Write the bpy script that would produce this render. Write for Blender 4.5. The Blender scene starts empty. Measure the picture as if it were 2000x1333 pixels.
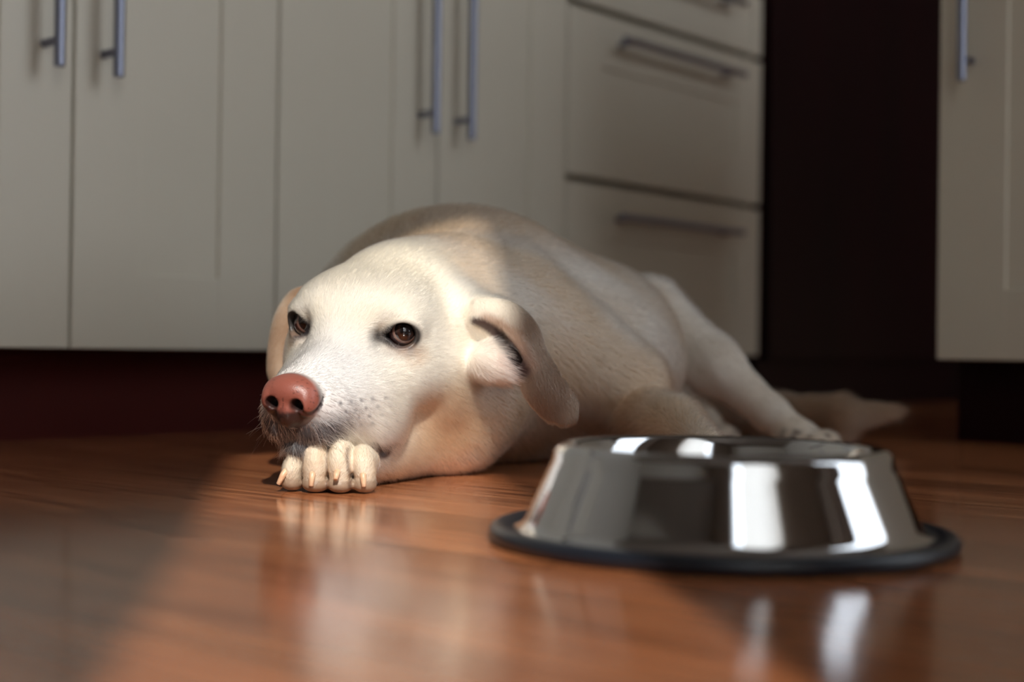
import bpy, bmesh, math, random
import numpy as np
from mathutils import Vector, Matrix
import openvdb as vdb
PI = math.pi
C = bpy.context.scene.collection
SC = bpy.context.scene
random.seed(7); RNG = np.random.default_rng(11)

# ------------------------------------------------------------------ camera
H = 0.114; FPX = 2778.0; ROLL = 0.0135; PITCH = 16/FPX
cam_d = bpy.data.cameras.new('camera'); cam = bpy.data.objects.new('camera', cam_d); C.objects.link(cam)
cam_d.lens = 50.0; cam_d.sensor_width = 36.0; cam_d.clip_start = 0.02
fw = Vector((0, math.cos(PITCH), math.sin(PITCH)))
rt0 = Vector((1, 0, 0)); up0 = rt0.cross(fw)
rt = rt0*math.cos(ROLL) + up0*math.sin(ROLL); up = rt.cross(fw)
cam.matrix_world = Matrix(((rt.x, up.x, -fw.x, 0), (rt.y, up.y, -fw.y, 0), (rt.z, up.z, -fw.z, H), (0, 0, 0, 1)))
cam_d.dof.use_dof = True; cam_d.dof.focus_distance = 1.125; cam_d.dof.aperture_fstop = 3.0
SC.camera = cam
def W(px, py, d):                       # a point seen at photo pixel (px,py) at depth d in metres
    v = fw + rt*((px-1000)/FPX) + up*((666.5-py)/FPX)
    p = Vector((0, 0, H)) + v*d
    return (p.x, p.y, p.z)

# ------------------------------------------------------------------ view + world + sun
vs = SC.view_settings
vs.view_transform = 'Standard'; vs.look = 'None'; vs.gamma = 1; vs.use_curve_mapping = False
vs.exposure = -0.2
wd = bpy.data.worlds.new('sky'); SC.world = wd; wd.use_nodes = True
bgn = wd.node_tree.nodes['Background']; bgn.inputs[0].default_value = (0.86, 0.93, 1.0, 1); bgn.inputs[1].default_value = 4.0
SUN_AZ = Vector((-0.15, 1, 0)).normalized(); SUN_EL = math.radians(38)
sd = SUN_AZ*math.cos(SUN_EL) + Vector((0, 0, -math.sin(SUN_EL)))
sl = bpy.data.lights.new('sun', 'SUN'); so = bpy.data.objects.new('sun', sl); C.objects.link(so)
so.rotation_euler = sd.to_track_quat('-Z', 'Y').to_euler(); sl.energy = 5.3; sl.angle = math.radians(0.6); sl.color = (1, 0.945, 0.87)

# room frame: u along the cabinet run (to the far right), n out of its fronts into the room
PHI = math.radians(49.2)
UX, UY = math.cos(PHI), math.sin(PHI); NX, NY = math.sin(PHI), -math.cos(PHI)
def R2W(u, n, z=0): return Vector((u*UX+n*NX, u*UY+n*NY, z))
ROOM = Matrix(((UX, NX, 0, 0), (UY, NY, 0, 0), (0, 0, 1, 0), (0, 0, 0, 1)))   # columns u,n,z (left-handed pair, see RM)
ROTZ = PHI                                # local x = u, local y = -n
def RM(u, n, z=0): return Matrix.Translation(R2W(u, n, z)) @ Matrix.Rotation(ROTZ, 4, 'Z')

# ------------------------------------------------------------------ helpers
def tag(o, label=None, cat=None, group=None, kind=None):
    if label: o['label'] = label
    if cat: o['category'] = cat
    if group: o['group'] = group
    if kind: o['kind'] = kind
    return o
def empty(name, mat):
    o = bpy.data.objects.new(name, None); C.objects.link(o); o.matrix_world = mat; o.empty_display_size = 0.05; return o
def obj(name, bm, mat, parent=None, mw=None, smooth=False):
    me = bpy.data.meshes.new(name); bm.normal_update(); bm.to_mesh(me); bm.free()
    if smooth:
        for p in me.polygons: p.use_smooth = True
    me.materials.append(mat)
    o = bpy.data.objects.new(name, me); C.objects.link(o)
    if parent is not None: o.parent = parent
    if mw is not None:
        if parent is None: o.matrix_world = mw
        else: o.matrix_local = mw
    return o
def bx(bm, x0, x1, y0, y1, z0, z1, bev=0.0, seg=2):
    ret = bmesh.ops.create_cube(bm, size=1)
    vs_ = ret['verts']
    for v in vs_:
        v.co = Vector(((x0+x1)/2 + v.co.x*(x1-x0), (y0+y1)/2 + v.co.y*(y1-y0), (z0+z1)/2 + v.co.z*(z1-z0)))
    if bev > 0:
        es = list({e for v in vs_ for e in v.link_edges})
        bmesh.ops.bevel(bm, geom=es, offset=bev, segments=seg, affect='EDGES', profile=0.5)
def tube(bm, pts, r, seg=24, caps=True):
    rings = []
    pts = [Vector(p) for p in pts]
    for i, p in enumerate(pts):
        t = (pts[min(i+1, len(pts)-1)] - pts[max(i-1, 0)]).normalized()
        a = t.orthogonal().normalized() if i == 0 else (a - t*a.dot(t)).normalized()
        b = t.cross(a); rr = r[i] if isinstance(r, (list, tuple)) else r
        rings.append([bm.verts.new(p + (a*math.cos(2*PI*k/seg) + b*math.sin(2*PI*k/seg))*rr) for k in range(seg)])
    for i in range(len(rings)-1):
        for k in range(seg):
            bm.faces.new((rings[i][k], rings[i][(k+1) % seg], rings[i+1][(k+1) % seg], rings[i+1][k]))
    if caps:
        bm.faces.new(rings[0][::-1]); bm.faces.new(rings[-1])
def lathe(bm, prof, seg=128, close=False):
    rings = []
    for r, z in prof:
        rings.append([bm.verts.new((0, 0, z))] if r < 1e-6 else [bm.verts.new((r*math.cos(2*PI*k/seg), r*math.sin(2*PI*k/seg), z)) for k in range(seg)])
    pairs = list(zip(rings[:-1], rings[1:]))
    if close: pairs.append((rings[-1], rings[0]))
    for A, B in pairs:
        for k in range(seg):
            k2 = (k+1) % seg
            if len(A) == 1: bm.faces.new((A[0], B[k], B[k2]))
            elif len(B) == 1: bm.faces.new((A[k], B[0], A[k2]))
            else: bm.faces.new((A[k], B[k], B[k2], A[k2]))
    bmesh.ops.recalc_face_normals(bm, faces=bm.faces)

# ------------------------------------------------------------------ materials
def mat(name, col=(.5, .5, .5), rough=.5, metal=0.0, **kw):
    m = bpy.data.materials.new(name); m.use_nodes = True
    b = m.node_tree.nodes['Principled BSDF']
    b.inputs['Base Color'].default_value = (*col, 1); b.inputs['Roughness'].default_value = rough; b.inputs['Metallic'].default_value = metal
    for k, v in kw.items(): b.inputs[k].default_value = v
    return m
def N(m, t, **kw):
    n = m.node_tree.nodes.new(t)
    for k, v in kw.items(): setattr(n, k, v)
    return n
def L(m, a, b): m.node_tree.links.new(a, b)
def bsdf(m): return m.node_tree.nodes['Principled BSDF']

def noise_mat(name, c1, c2, rough, scale, bump=0.0, metal=0.0, coords='Object', stretch=(1, 1, 1)):
    m = mat(name, c1, rough, metal)
    tc = N(m, 'ShaderNodeTexCoord'); mp = N(m, 'ShaderNodeMapping'); mp.inputs['Scale'].default_value = stretch
    nz = N(m, 'ShaderNodeTexNoise'); nz.inputs['Scale'].default_value = scale; nz.inputs['Detail'].default_value = 6
    L(m, tc.outputs[coords], mp.inputs[0]); L(m, mp.outputs[0], nz.inputs['Vector'])
    cr = N(m, 'ShaderNodeValToRGB'); cr.color_ramp.elements[0].position = .3; cr.color_ramp.elements[1].position = .7
    cr.color_ramp.elements[0].color = (*c1, 1); cr.color_ramp.elements[1].color = (*c2, 1)
    L(m, nz.outputs[0], cr.inputs[0]); L(m, cr.outputs[0], bsdf(m).inputs['Base Color'])
    if bump:
        bp = N(m, 'ShaderNodeBump'); bp.inputs['Strength'].default_value = bump; bp.inputs['Distance'].default_value = .001
        L(m, nz.outputs[0], bp.inputs['Height']); L(m, bp.outputs[0], bsdf(m).inputs['Normal'])
    return m

M_cream = noise_mat('cream_lacquer', (.62, .575, .475), (.64, .595, .495), .38, 3, bump=.02)
M_carc = mat('carcass', (.46, .42, .32), .6)
M_dark = noise_mat('dark_mahogany', (.014, .002, .003), (.008, .0015, .002), .5, 6, stretch=(1, 1, .15)); bsdf(M_dark).inputs['Specular IOR Level'].default_value = .12
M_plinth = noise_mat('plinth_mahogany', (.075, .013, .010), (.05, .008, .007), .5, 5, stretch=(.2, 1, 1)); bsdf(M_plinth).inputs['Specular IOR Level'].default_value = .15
M_handle = mat('brushed_steel', (.24, .25, .32), .33, 1.0)
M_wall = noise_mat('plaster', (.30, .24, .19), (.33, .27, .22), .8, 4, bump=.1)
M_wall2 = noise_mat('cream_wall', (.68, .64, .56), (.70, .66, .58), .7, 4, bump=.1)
M_ceil = noise_mat('ceiling_paint', (.25, .21, .175), (.27, .23, .19), .9, 4)
M_top = noise_mat('worktop', (.05, .045, .045), (.09, .085, .08), .25, 60)
M_white = mat('white_frame', (.8, .8, .8), .4)
M_rubber = mat('dark_rubber', (.008, .011, .018), .35)
M_steel = mat('polished_steel', (.62, .63, .65), .055, 1.0)

def floor_mat():
    m = mat('oak_laminate', (.3, .14, .07), .15); bsdf(m).inputs['Specular IOR Level'].default_value = .65
    tc = N(m, 'ShaderNodeTexCoord'); sp = N(m, 'ShaderNodeSeparateXYZ'); L(m, tc.outputs['Object'], sp.inputs[0])
    def math_(op, a, b=None):
        n = N(m, 'ShaderNodeMath', operation=op)
        for i, v in enumerate((a, b)):
            if v is None: continue
            if isinstance(v, (int, float)): n.inputs[i].default_value = v
            else: L(m, v, n.inputs[i])
        return n.outputs[0]
    X, Y = sp.outputs[0], sp.outputs[1]       # X across the planks, Y along them
    row = math_('DIVIDE', X, .065); ri = math_('FLOOR', row); rf = math_('FRACT', row)
    wn = N(m, 'ShaderNodeTexWhiteNoise', noise_dimensions='1D'); L(m, ri, wn.inputs['W'])
    ys = math_('ADD', math_('DIVIDE', Y, .38), math_('MULTIPLY', wn.outputs['Value'], 7.3)); yi = math_('FLOOR', ys); yf = math_('FRACT', ys)
    cmb = N(m, 'ShaderNodeCombineXYZ'); L(m, ri, cmb.inputs[0]); L(m, yi, cmb.inputs[1])
    wn2 = N(m, 'ShaderNodeTexWhiteNoise', noise_dimensions='2D'); L(m, cmb.outputs[0], wn2.inputs['Vector'])
    v2 = N(m, 'ShaderNodeCombineXYZ')
    L(m, math_('MULTIPLY', X, 70), v2.inputs[0]); L(m, math_('MULTIPLY', Y, 3.2), v2.inputs[1]); L(m, math_('MULTIPLY', wn2.outputs['Value'], 40), v2.inputs[2])
    nz = N(m, 'ShaderNodeTexNoise'); nz.inputs['Scale'].default_value = 1.5; nz.inputs['Detail'].default_value = 8; nz.inputs['Roughness'].default_value = .6; nz.inputs['Distortion'].default_value = .6
    L(m, v2.outputs[0], nz.inputs['Vector'])
    cr = N(m, 'ShaderNodeValToRGB'); e = cr.color_ramp.elements
    e[0].position = .30; e[0].color = (.115, .036, .013, 1); e[1].position = .72; e[1].color = (.56, .225, .095, 1)
    e2 = e.new(.5); e2.color = (.37, .130, .052, 1)
    L(m, nz.outputs[0], cr.inputs[0])
    hs = N(m, 'ShaderNodeHueSaturation'); L(m, cr.outputs[0], hs.inputs['Color'])
    L(m, math_('ADD', math_('MULTIPLY', wn2.outputs['Value'], .42), .80), hs.inputs['Value'])
    # thin dark joint between strips
    ed = math_('MINIMUM', math_('MINIMUM', rf, math_('SUBTRACT', 1, rf)), math_('MULTIPLY', math_('MINIMUM', yf, math_('SUBTRACT', 1, yf)), 6))
    jt = N(m, 'ShaderNodeMapRange'); jt.inputs['From Max'].default_value = .012; L(m, ed, jt.inputs['Value'])
    jt.inputs['To Min'].default_value = .35
    mx = N(m, 'ShaderNodeMix', data_type='RGBA', blend_type='MULTIPLY'); mx.inputs['Factor'].default_value = 1
    L(m, hs.outputs[0], mx.inputs['A']); L(m, jt.outputs[0], mx.inputs['B']); L(m, mx.outputs['Result'], bsdf(m).inputs['Base Color'])
    bp = N(m, 'ShaderNodeBump'); bp.inputs['Strength'].default_value = .18; bp.inputs['Distance'].default_value = .0004
    L(m, nz.outputs[0], bp.inputs['Height']); L(m, bp.outputs[0], bsdf(m).inputs['Normal'])
    return m
M_floor = floor_mat()

# ------------------------------------------------------------------ room shell
U0, U1, N0, N1, ZC = -2.6, 3.5, -2.06, 1.0, 2.6
def struct(name, bm, m, mw=None):
    o = obj(name, bm, m, None, mw); o['kind'] = 'structure'; return o
RW = RM(0, 0)      # local x=u, y=-n
b = bmesh.new(); bx(b, U0-.2, U1+.2, -N1-.2, -N0+.2, -.1, 0); struct('floor', b, M_floor, RW)
b = bmesh.new(); bx(b, U0-.2, U1+.2, -N1-.2, -N0+.2, ZC, ZC+.1); struct('ceiling', b, M_ceil, RW)
b = bmesh.new(); bx(b, U0, U1, -N0, -N0+.1, 0, ZC); struct('wall_back', b, M_wall2, RW)
b = bmesh.new(); bx(b, U0-.1, U0, -N1, -N0, 0, ZC); struct('wall_left', b, M_wall2, RW)
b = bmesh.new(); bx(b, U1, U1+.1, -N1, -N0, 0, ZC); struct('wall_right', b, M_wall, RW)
# window wall with two openings: (u0,u1,z0,z1)
WINS = [(-1.070, 0.20, .25, 2.385), (1.18, 2.60, .25, 2.30)]
b = bmesh.new(); us = [U0] + [v for w in WINS for v in w[:2]] + [U1]
for i in range(0, len(us), 2): bx(b, us[i], us[i+1], -N1-.12, -N1, 0, ZC)
for w in WINS:
    bx(b, w[0], w[1], -N1-.12, -N1, 0, w[2]); bx(b, w[0], w[1], -N1-.12, -N1, w[3], ZC)
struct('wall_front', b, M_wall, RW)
b = bmesh.new(); bx(b, 1.0, 1.12, -N1, -.38, 0, ZC); struct('wall_light_block', b, M_wall, RW)      # unseen short wall added between the windows to shade the right-hand unit
M_glass = bpy.data.materials.new('pane_glass'); M_glass.use_nodes = True
nt = M_glass.node_tree; nt.nodes.clear()
o_ = nt.nodes.new('ShaderNodeOutputMaterial'); t_ = nt.nodes.new('ShaderNodeBsdfTransparent'); g_ = nt.nodes.new('ShaderNodeBsdfGlossy'); mx_ = nt.nodes.new('ShaderNodeMixShader')
g_.inputs['Roughness'].default_value = .02; mx_.inputs[0].default_value = .05
nt.links.new(t_.outputs[0], mx_.inputs[1]); nt.links.new(g_.outputs[0], mx_.inputs[2]); nt.links.new(mx_.outputs[0], o_.inputs[0])
for k, w in enumerate(WINS):
    root = empty('window_%d' % (k+1), RM((w[0]+w[1])/2, N1+.06, w[2])); root['kind'] = 'structure'
    hw = (w[1]-w[0])/2; hh = w[3]-w[2]
    b = bmesh.new()
    for a in ((-hw, -hw+.05, 0, hh), (hw-.05, hw, 0, hh), (-hw, hw, 0, .05), (-hw, hw, hh-.05, hh)): bx(b, a[0], a[1], -.03, .03, a[2], a[3])
    obj('window_frame', b, M_white, root)
    b = bmesh.new(); bx(b, -hw+.05, hw-.05, -.003, .003, .05, hh-.05); obj('pane', b, M_glass, root)
    b = bmesh.new(); bx(b, -hw-.05, hw+.05, .06, .18, -.04, 0, .005); obj('window_sill', b, M_white, root)
    pl = bpy.data.lights.new('daylight_portal', 'AREA'); pl.shape = 'RECTANGLE'; pl.size = hw*2; pl.size_y = hh
    pl.cycles.is_portal = True
    po = bpy.data.objects.new('daylight_portal', pl); C.objects.link(po)
    c = R2W((w[0]+w[1])/2, N1+.13, (w[2]+w[3])/2)
    po.location = c; po.rotation_euler = Vector((-NX, -NY, 0)).to_track_quat('-Z', 'Z').to_euler()

# sheer curtain drawn over most of the sunny window: it leaves a gap at the far side
M_sheer = bpy.data.materials.new('sheer_curtain'); M_sheer.use_nodes = True
nt = M_sheer.node_tree; nt.nodes.clear()
o_ = nt.nodes.new('ShaderNodeOutputMaterial'); d_ = nt.nodes.new('ShaderNodeBsdfDiffuse'); t_ = nt.nodes.new('ShaderNodeBsdfTranslucent'); mx_ = nt.nodes.new('ShaderNodeMixShader')
d_.inputs[0].default_value = (.85, .84, .82, 1); t_.inputs[0].default_value = (.92, .91, .89, 1); mx_.inputs[0].default_value = .72
nt.links.new(d_.outputs[0], mx_.inputs[1]); nt.links.new(t_.outputs[0], mx_.inputs[2]); nt.links.new(mx_.outputs[0], o_.inputs[0])
def curtain(u0, u1, z0, z1):
    b = bmesh.new(); n = 60; prev = None
    for i in range(n+1):
        u = u0+(u1-u0)*i/n; y = .018*math.sin(i*1.3)
        cur = [b.verts.new((u, y-.001, z0)), b.verts.new((u, y-.001, z1)), b.verts.new((u, y+.001, z1)), b.verts.new((u, y+.001, z0))]
        if prev:
            for k in range(4): b.faces.new((prev[k], cur[k], cur[(k+1) % 4], prev[(k+1) % 4]))
        prev = cur
    return b
cu = obj('curtain', curtain(-.539, .28, .06, 2.45), M_sheer, None, RM(0, N1-.10))
tag(cu, 'white sheer curtain drawn across the sunny window', 'curtain')

# ------------------------------------------------------------------ kitchen units
Z0 = .108                                       # underside of the fronts
UW = .898; NF = -1.46                           # u of the first seam, n of the front plane
FT = .019                                       # front thickness
def bar_handle(parent, name, length, vertical, x, z, drop=.032):
    root_mw = Matrix.Translation((x, -FT, z))
    b = bmesh.new(); h2 = length/2; r = .0062
    ax = Vector((0, 0, 1)) if vertical else Vector((1, 0, 0))
    y = -drop
    P = lambda t: Vector((0, y, 0)) + ax*t
    tube(b, [P(-h2), P(-h2+.0012), P(h2-.0012), P(h2)], [r*.8, r, r, r*.8])
    for s in (-1, 1):
        q = ax*(s*(h2-.030))
        tube(b, [Vector((0, .0005, 0))+q, Vector((0, y, 0))+q], .005, 16)
    return obj(name, b, M_handle, parent, root_mw, smooth=False)
def front_bm(x0, x1, z0, z1, st=.09, rec=.004):
    """framed front: local y=0 is its back, -FT its face"""
    b = bmesh.new()
    bx(b, x0, x0+st, -FT, 0, z0, z1, .0015); bx(b, x1-st, x1, -FT, 0, z0, z1, .0015)
    bx(b, x0+st-.001, x1-st+.001, -FT+.0002, 0, z0, z0+st, .0015); bx(b, x0+st-.001, x1-st+.001, -FT+.0002, 0, z1-st, z1, .0015)
    bx(b, x0+st-.002, x1-st+.002, -FT+rec, -.002, z0+st-.002, z1-st+.002)
    return b
def carcass(parent, x0, x1, z0, z1, depth=.56, name='body'):
    b = bmesh.new(); t = .018
    bx(b, x0, x0+t, .003, depth, z0, z1); bx(b, x1-t, x1, .003, depth, z0, z1)
    bx(b, x0+t, x1-t, .003, depth, z0, z0+t); bx(b, x0+t, x1-t, .003, depth, z1-t, z1); bx(b, x0+t, x1-t, depth-.01, depth, z0+t, z1-t)
    bx(b, x0+t, x1-t, .02, .03, z0+t, z1-t)
    return obj(name, b, M_carc, parent)
ZT = .808
def door_cabinet(u0, label, handle_side_pairs=True, base=None, w=.3, zh=.42):
    root = empty('base_cabinet', base if base is not None else RM(u0, NF))
    tag(root, label, 'cabinet', 'kitchen base cabinets')
    carcass(root, 0, 2*w, Z0+.003, ZT)
    g = .0017
    for k in (0, 1):
        x0, x1 = k*w+g, (k+1)*w-g
        d = obj('door', front_bm(x0, x1, Z0, ZT-.004), M_cream, root)
        hx = (w-.038) if k == 0 else (w+.038)
        bar_handle(d, 'handle', .38, True, hx, zh+.19)
    return root
# widths: seams at UW-.3 | UW | UW+.3 | ...
door_cabinet(UW-.3-.6, 'cream double-door cabinet at the near end of the run, left of all the others')
door_cabinet(UW-.3, 'cream double-door cabinet at the left, its two bar handles side by side')
door_cabinet(UW+.3, 'cream double-door cabinet right behind the dog, beside the drawers')
root = empty('drawer_cabinet', RM(UW+.9, NF)); tag(root, 'cream drawer cabinet with horizontal bar handles beside the dark panel', 'cabinet')
carcass(root, 0, .604, Z0+.003, ZT)
for z0, z1, zh in ((Z0, .390, .337), (.401, .677, .633), (.688, ZT-.004, .768)):
    small = z1-z0 < .2
    d = obj('drawer', front_bm(.002, .602, z0, z1, .09 if not small else .03), M_cream, root)
    bar_handle(d, 'handle', .38, False, .302, zh)
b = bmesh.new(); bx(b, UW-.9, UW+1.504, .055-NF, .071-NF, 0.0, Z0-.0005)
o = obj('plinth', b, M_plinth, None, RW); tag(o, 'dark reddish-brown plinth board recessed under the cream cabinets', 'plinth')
b = bmesh.new(); bx(b, UW-.9, UW+1.52, -.02-NF, -N0-.003, ZT+.002, ZT+.042, .004)
o = obj('worktop', b, M_top, None, RW); tag(o, 'dark worktop lying along the cream cabinets', 'worktop')
# dark tall unit past the drawers
root = empty('tall_cabinet', RM(UW+1.522, NF)); tag(root, 'very dark mahogany tall cabinet right of the cream drawers', 'cabinet')
b = bmesh.new(); bx(b, 0, 1.06, .0, .58, 0, 2.1, .002); obj('body', b, M_dark, root)
b = bmesh.new(); bx(b, .02, 1.04, -.018, 0, .10, 2.08, .002); obj('door', b, M_dark, root)
# unit standing out into the room at the right
PU, PN = 1.774, -.79
PB = Matrix.Translation(R2W(PU, PN)) @ Matrix.Rotation(ROTZ - PI/2, 4, 'Z')   # local x = n direction, local y = +u
root = empty('base_cabinet', PB); tag(root, 'shaded cream cabinet standing at the right edge of the picture', 'cabinet', 'kitchen base cabinets')
carcass(root, 0, 1.2, Z0+.003, ZT)
for k in range(2):
    d = obj('door', front_bm(.002+k*.6, .598+k*.6, Z0, ZT-.004), M_cream, root)
    bar_handle(d, 'handle', .34, True, .6*k+.045, .46+.17)
b = bmesh.new(); bx(b, -.0, 1.2, .055, .071, 0, Z0+.002); bx(b, 0, .016, .071, .55, 0, Z0+.002)
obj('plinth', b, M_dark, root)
b = bmesh.new(); bx(b, -.01, 1.21, -.02, .60, ZT+.002, ZT+.042, .004)
o = obj('worktop', b, M_top, None, PB); tag(o, 'dark worktop on the shaded cabinet at the right edge', 'worktop')

# ------------------------------------------------------------------ bowl
BW = Matrix.Translation((.1262, .853, 0))
root = empty('dog_bowl', BW); tag(root, 'shiny stainless steel dog bowl with dark rubber base ring on the wooden floor', 'bowl')
Zr = .0585
def arc(cx, cz, r, a0, a1, n): return [(cx+r*math.cos(math.radians(a0+(a1-a0)*i/n)), cz+r*math.sin(math.radians(a0+(a1-a0)*i/n))) for i in range(n+1)]
def bez(a, b_, c, n): return [tuple((1-t)**2*a[k]+2*t*(1-t)*b_[k]+t*t*c[k] for k in (0, 1)) for t in [i/n for i in range(n+1)]]
outer = [(.1335, .0045), (.1335, .0062)] + arc(.1325, .0062, .001, 0, 90, 3)[1:] + [(.127, .0078)]+bez((.124, .0082), (.1185, .0095), (.1166, .0140), 8)+[(.1166-(.1166-.1012)*i/12, .0140+(.0482-.0140)*i/12) for i in range(1, 13)]
top = arc(.0925, Zr-.0085, .0085, 28, 128, 18)
inner = [(.0865, .0485), (.0835, .040), (.080, .030), (.076, .021), (.070, .0145), (.060, .0110), (.040, .0095), (0, .0090)]
under = [(0, .0080), (.040, .0085), (.0605, .0100), (.0708, .0137), (.077, .0205), (.081, .0297), (.0845, .0397), (.0875, .0483)]
top2 = arc(.0925, Zr-.0085, .0075, 128, 22, 14)
outer2 = [(.1003, .0475), (.1080, .0305), (.1155, .0138), (.1180, .0085), (.1235, .0071), (.127, .0068), (.1320, .0055)]
b = bmesh.new(); lathe(b, outer+top+inner, 192); lathe(b, under+top2+outer2, 192)
bmesh.ops.recalc_face_normals(b, faces=b.faces)
obj('steel_shell', b, M_steel, root, None, True)
b = bmesh.new(); lathe(b, arc(.1335, .0052, .0052, -90, 90, 10)+[(.124, .0090), (.1225, .0075), (.1225, 0.0)], 160, close=True)
o = obj('rubber_ring', b, M_rubber, root, None, True)
#==DOG==
# ------------------------------------------------------------------ the dog: one implicit body, meshed
V3 = lambda *a: np.array(a, dtype=np.float64)
def nrm(v): v = np.asarray(v, float); return v/np.linalg.norm(v)
HS = 1.070
YAW, HP, HROLL = math.radians(20), math.radians(12), math.radians(5)
HO = V3(-.1318, 1.1824, .1297)                                   # midpoint between the eyes
HF = V3(-math.sin(YAW)*math.cos(HP), -math.cos(YAW)*math.cos(HP), -math.sin(HP))
_l0 = V3(math.cos(YAW), -math.sin(YAW), 0); _u0 = np.cross(HF, _l0)
HL_ = _l0*math.cos(HROLL) - _u0*math.sin(HROLL); HU = np.cross(HF, HL_)
HB = np.stack([HF, HL_, HU])                                    # rows
def hw(f, l, u): return HO + (HF*f + HL_*l + HU*u)*HS
def rot_about(B, axis, deg):                                    # rotate frame rows B about world axis
    a = nrm(axis); t = math.radians(deg); K = np.array([[0, -a[2], a[1]], [a[2], 0, -a[0]], [-a[1], a[0], 0]])
    R = np.eye(3)+math.sin(t)*K+(1-math.cos(t))*K@K
    return (R@B.T).T
ID = np.eye(3)
OPS = []
def ell(c, r, B=ID, k=.01, op='u', m=''): OPS.append(dict(t='e', c=np.asarray(c, float), r=np.asarray(r, float), B=B, k=k, op=op, bc=np.asarray(c, float), br=max(r), m=m))
def cone(a, b, ra, rb, k=.01, op='u', m=''):
    a = np.asarray(a, float); b = np.asarray(b, float)
    OPS.append(dict(t='c', a=a, b=b, ra=ra, rb=rb, k=k, op=op, bc=(a+b)/2, br=np.linalg.norm(b-a)/2+max(ra, rb), m=m))
def pts_op(P, r, k=.003, op='u', m=''):                          # thick sheet / cord through dense sample points
    P = np.asarray(P, float); r = np.broadcast_to(np.asarray(r, float), (len(P),)).copy()
    c = (P.max(0)+P.min(0))/2
    OPS.append(dict(t='p', P=P, r=r, k=k, op=op, bc=c, br=np.linalg.norm(P-c, axis=1).max()+r.max(), m=m))
def h_ell(f, l, u, r, k=.01, op='u', B=None, m=''): ell(hw(f, l, u), np.array(r)*HS, HB if B is None else B, k, op, m)
def h_cone(a, b, ra, rb, k=.01, op='u', m=''): cone(hw(*a), hw(*b), ra*HS, rb*HS, k, op, m)
def both(fn, *a, **kw):
    pass
def evald(o, P):                                                 # P (...,3) world points -> distance
    if o['t'] == 'e':
        q = (P-o['c'])@o['B'].T; k0 = np.sqrt((q/o['r'])**2 @ np.ones(3)); k1 = np.sqrt((q/o['r']**2)**2 @ np.ones(3))
        return k0*(k0-1)/np.maximum(k1, 1e-9)
    if o['t'] == 'c':
        a, b = o['a'], o['b']; ba = b-a; pa = P-a; h = np.clip((pa@ba)/(ba@ba), 0, 1)
        d = pa-h[..., None]*ba
        return np.sqrt((d*d)@np.ones(3)) - (o['ra']+(o['rb']-o['ra'])*h)
def smin(a, b, k):
    h = np.maximum(k-np.abs(a-b), 0)/k
    return np.minimum(a, b)-h*h*k*.25
def smax(a, b, k): return -smin(-a, -b, k)
def run(P):                                                      # full evaluation at loose points (small sets)
    d = np.full(P.shape[:-1], .3)
    for o in OPS:
        if o['t'] == 'p': continue
        e = evald(o, P); d = smin(d, e, o['k']) if o['op'] == 'u' else smax(d, -e, o['k'])
    return d
def field(org, B, n, h):
    """grid point = org + B^T (i,j,k)*h ; returns the distance array"""
    D = np.full(n, .05, np.float32); n = np.array(n)
    for o in OPS:
        q = B@(o['bc']-org)/h; R = (o['br']+o['k']+4*h+.006)/h
        lo = np.maximum(np.floor(q-R).astype(int), 0); hi = np.minimum(np.ceil(q+R).astype(int)+1, n)
        if (hi <= lo).any(): continue
        sl_ = tuple(slice(a, b) for a, b in zip(lo, hi)); sub = D[sl_]
        if o['t'] == 'p':
            E = np.full(sub.shape, .02, np.float32)
            Q = (o['P']-org)@B.T/h - lo
            rad = int(math.ceil((o['r'].max()+.004)/h)); g = np.arange(-rad, rad+1)
            off = np.stack(np.meshgrid(g, g, g, indexing='ij'), -1).reshape(-1, 3)
            base = np.floor(Q).astype(int); sh = np.array(sub.shape)
            for s in range(0, len(Q), 4000):
                idx = base[s:s+4000, None, :]+off[None]
                dd = np.linalg.norm(idx-Q[s:s+4000, None, :], axis=2)*h - o['r'][s:s+4000, None]
                ok = ((idx >= 0) & (idx < sh)).all(2)
                fl = np.ravel_multi_index(idx[ok].T, sub.shape)
                np.minimum.at(E.reshape(-1), fl, dd[ok].astype(np.float32))
            e = E
        else:
            ax = [np.arange(a, b)*h for a, b in zip(lo, hi)]
            G = np.stack(np.meshgrid(*ax, indexing='ij'), -1).astype(np.float32)
            P = org.astype(np.float32) + G@B.astype(np.float32)
            oo = {k_: (v.astype(np.float32) if isinstance(v, np.ndarray) else v) for k_, v in o.items()}
            e = evald(oo, P)
        D[sl_] = smin(sub, e, o['k']) if o['op'] == 'u' else smax(sub, -e, o['k'])
    return D
def to_mesh(D, org, B, h):
    g = vdb.FloatGrid(.05); g.copyFromArray(np.ascontiguousarray(D.astype(np.float32)), tolerance=0)
    P, Q = g.convertToQuads(0.0)
    return org + (P*h)@B, Q

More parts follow.
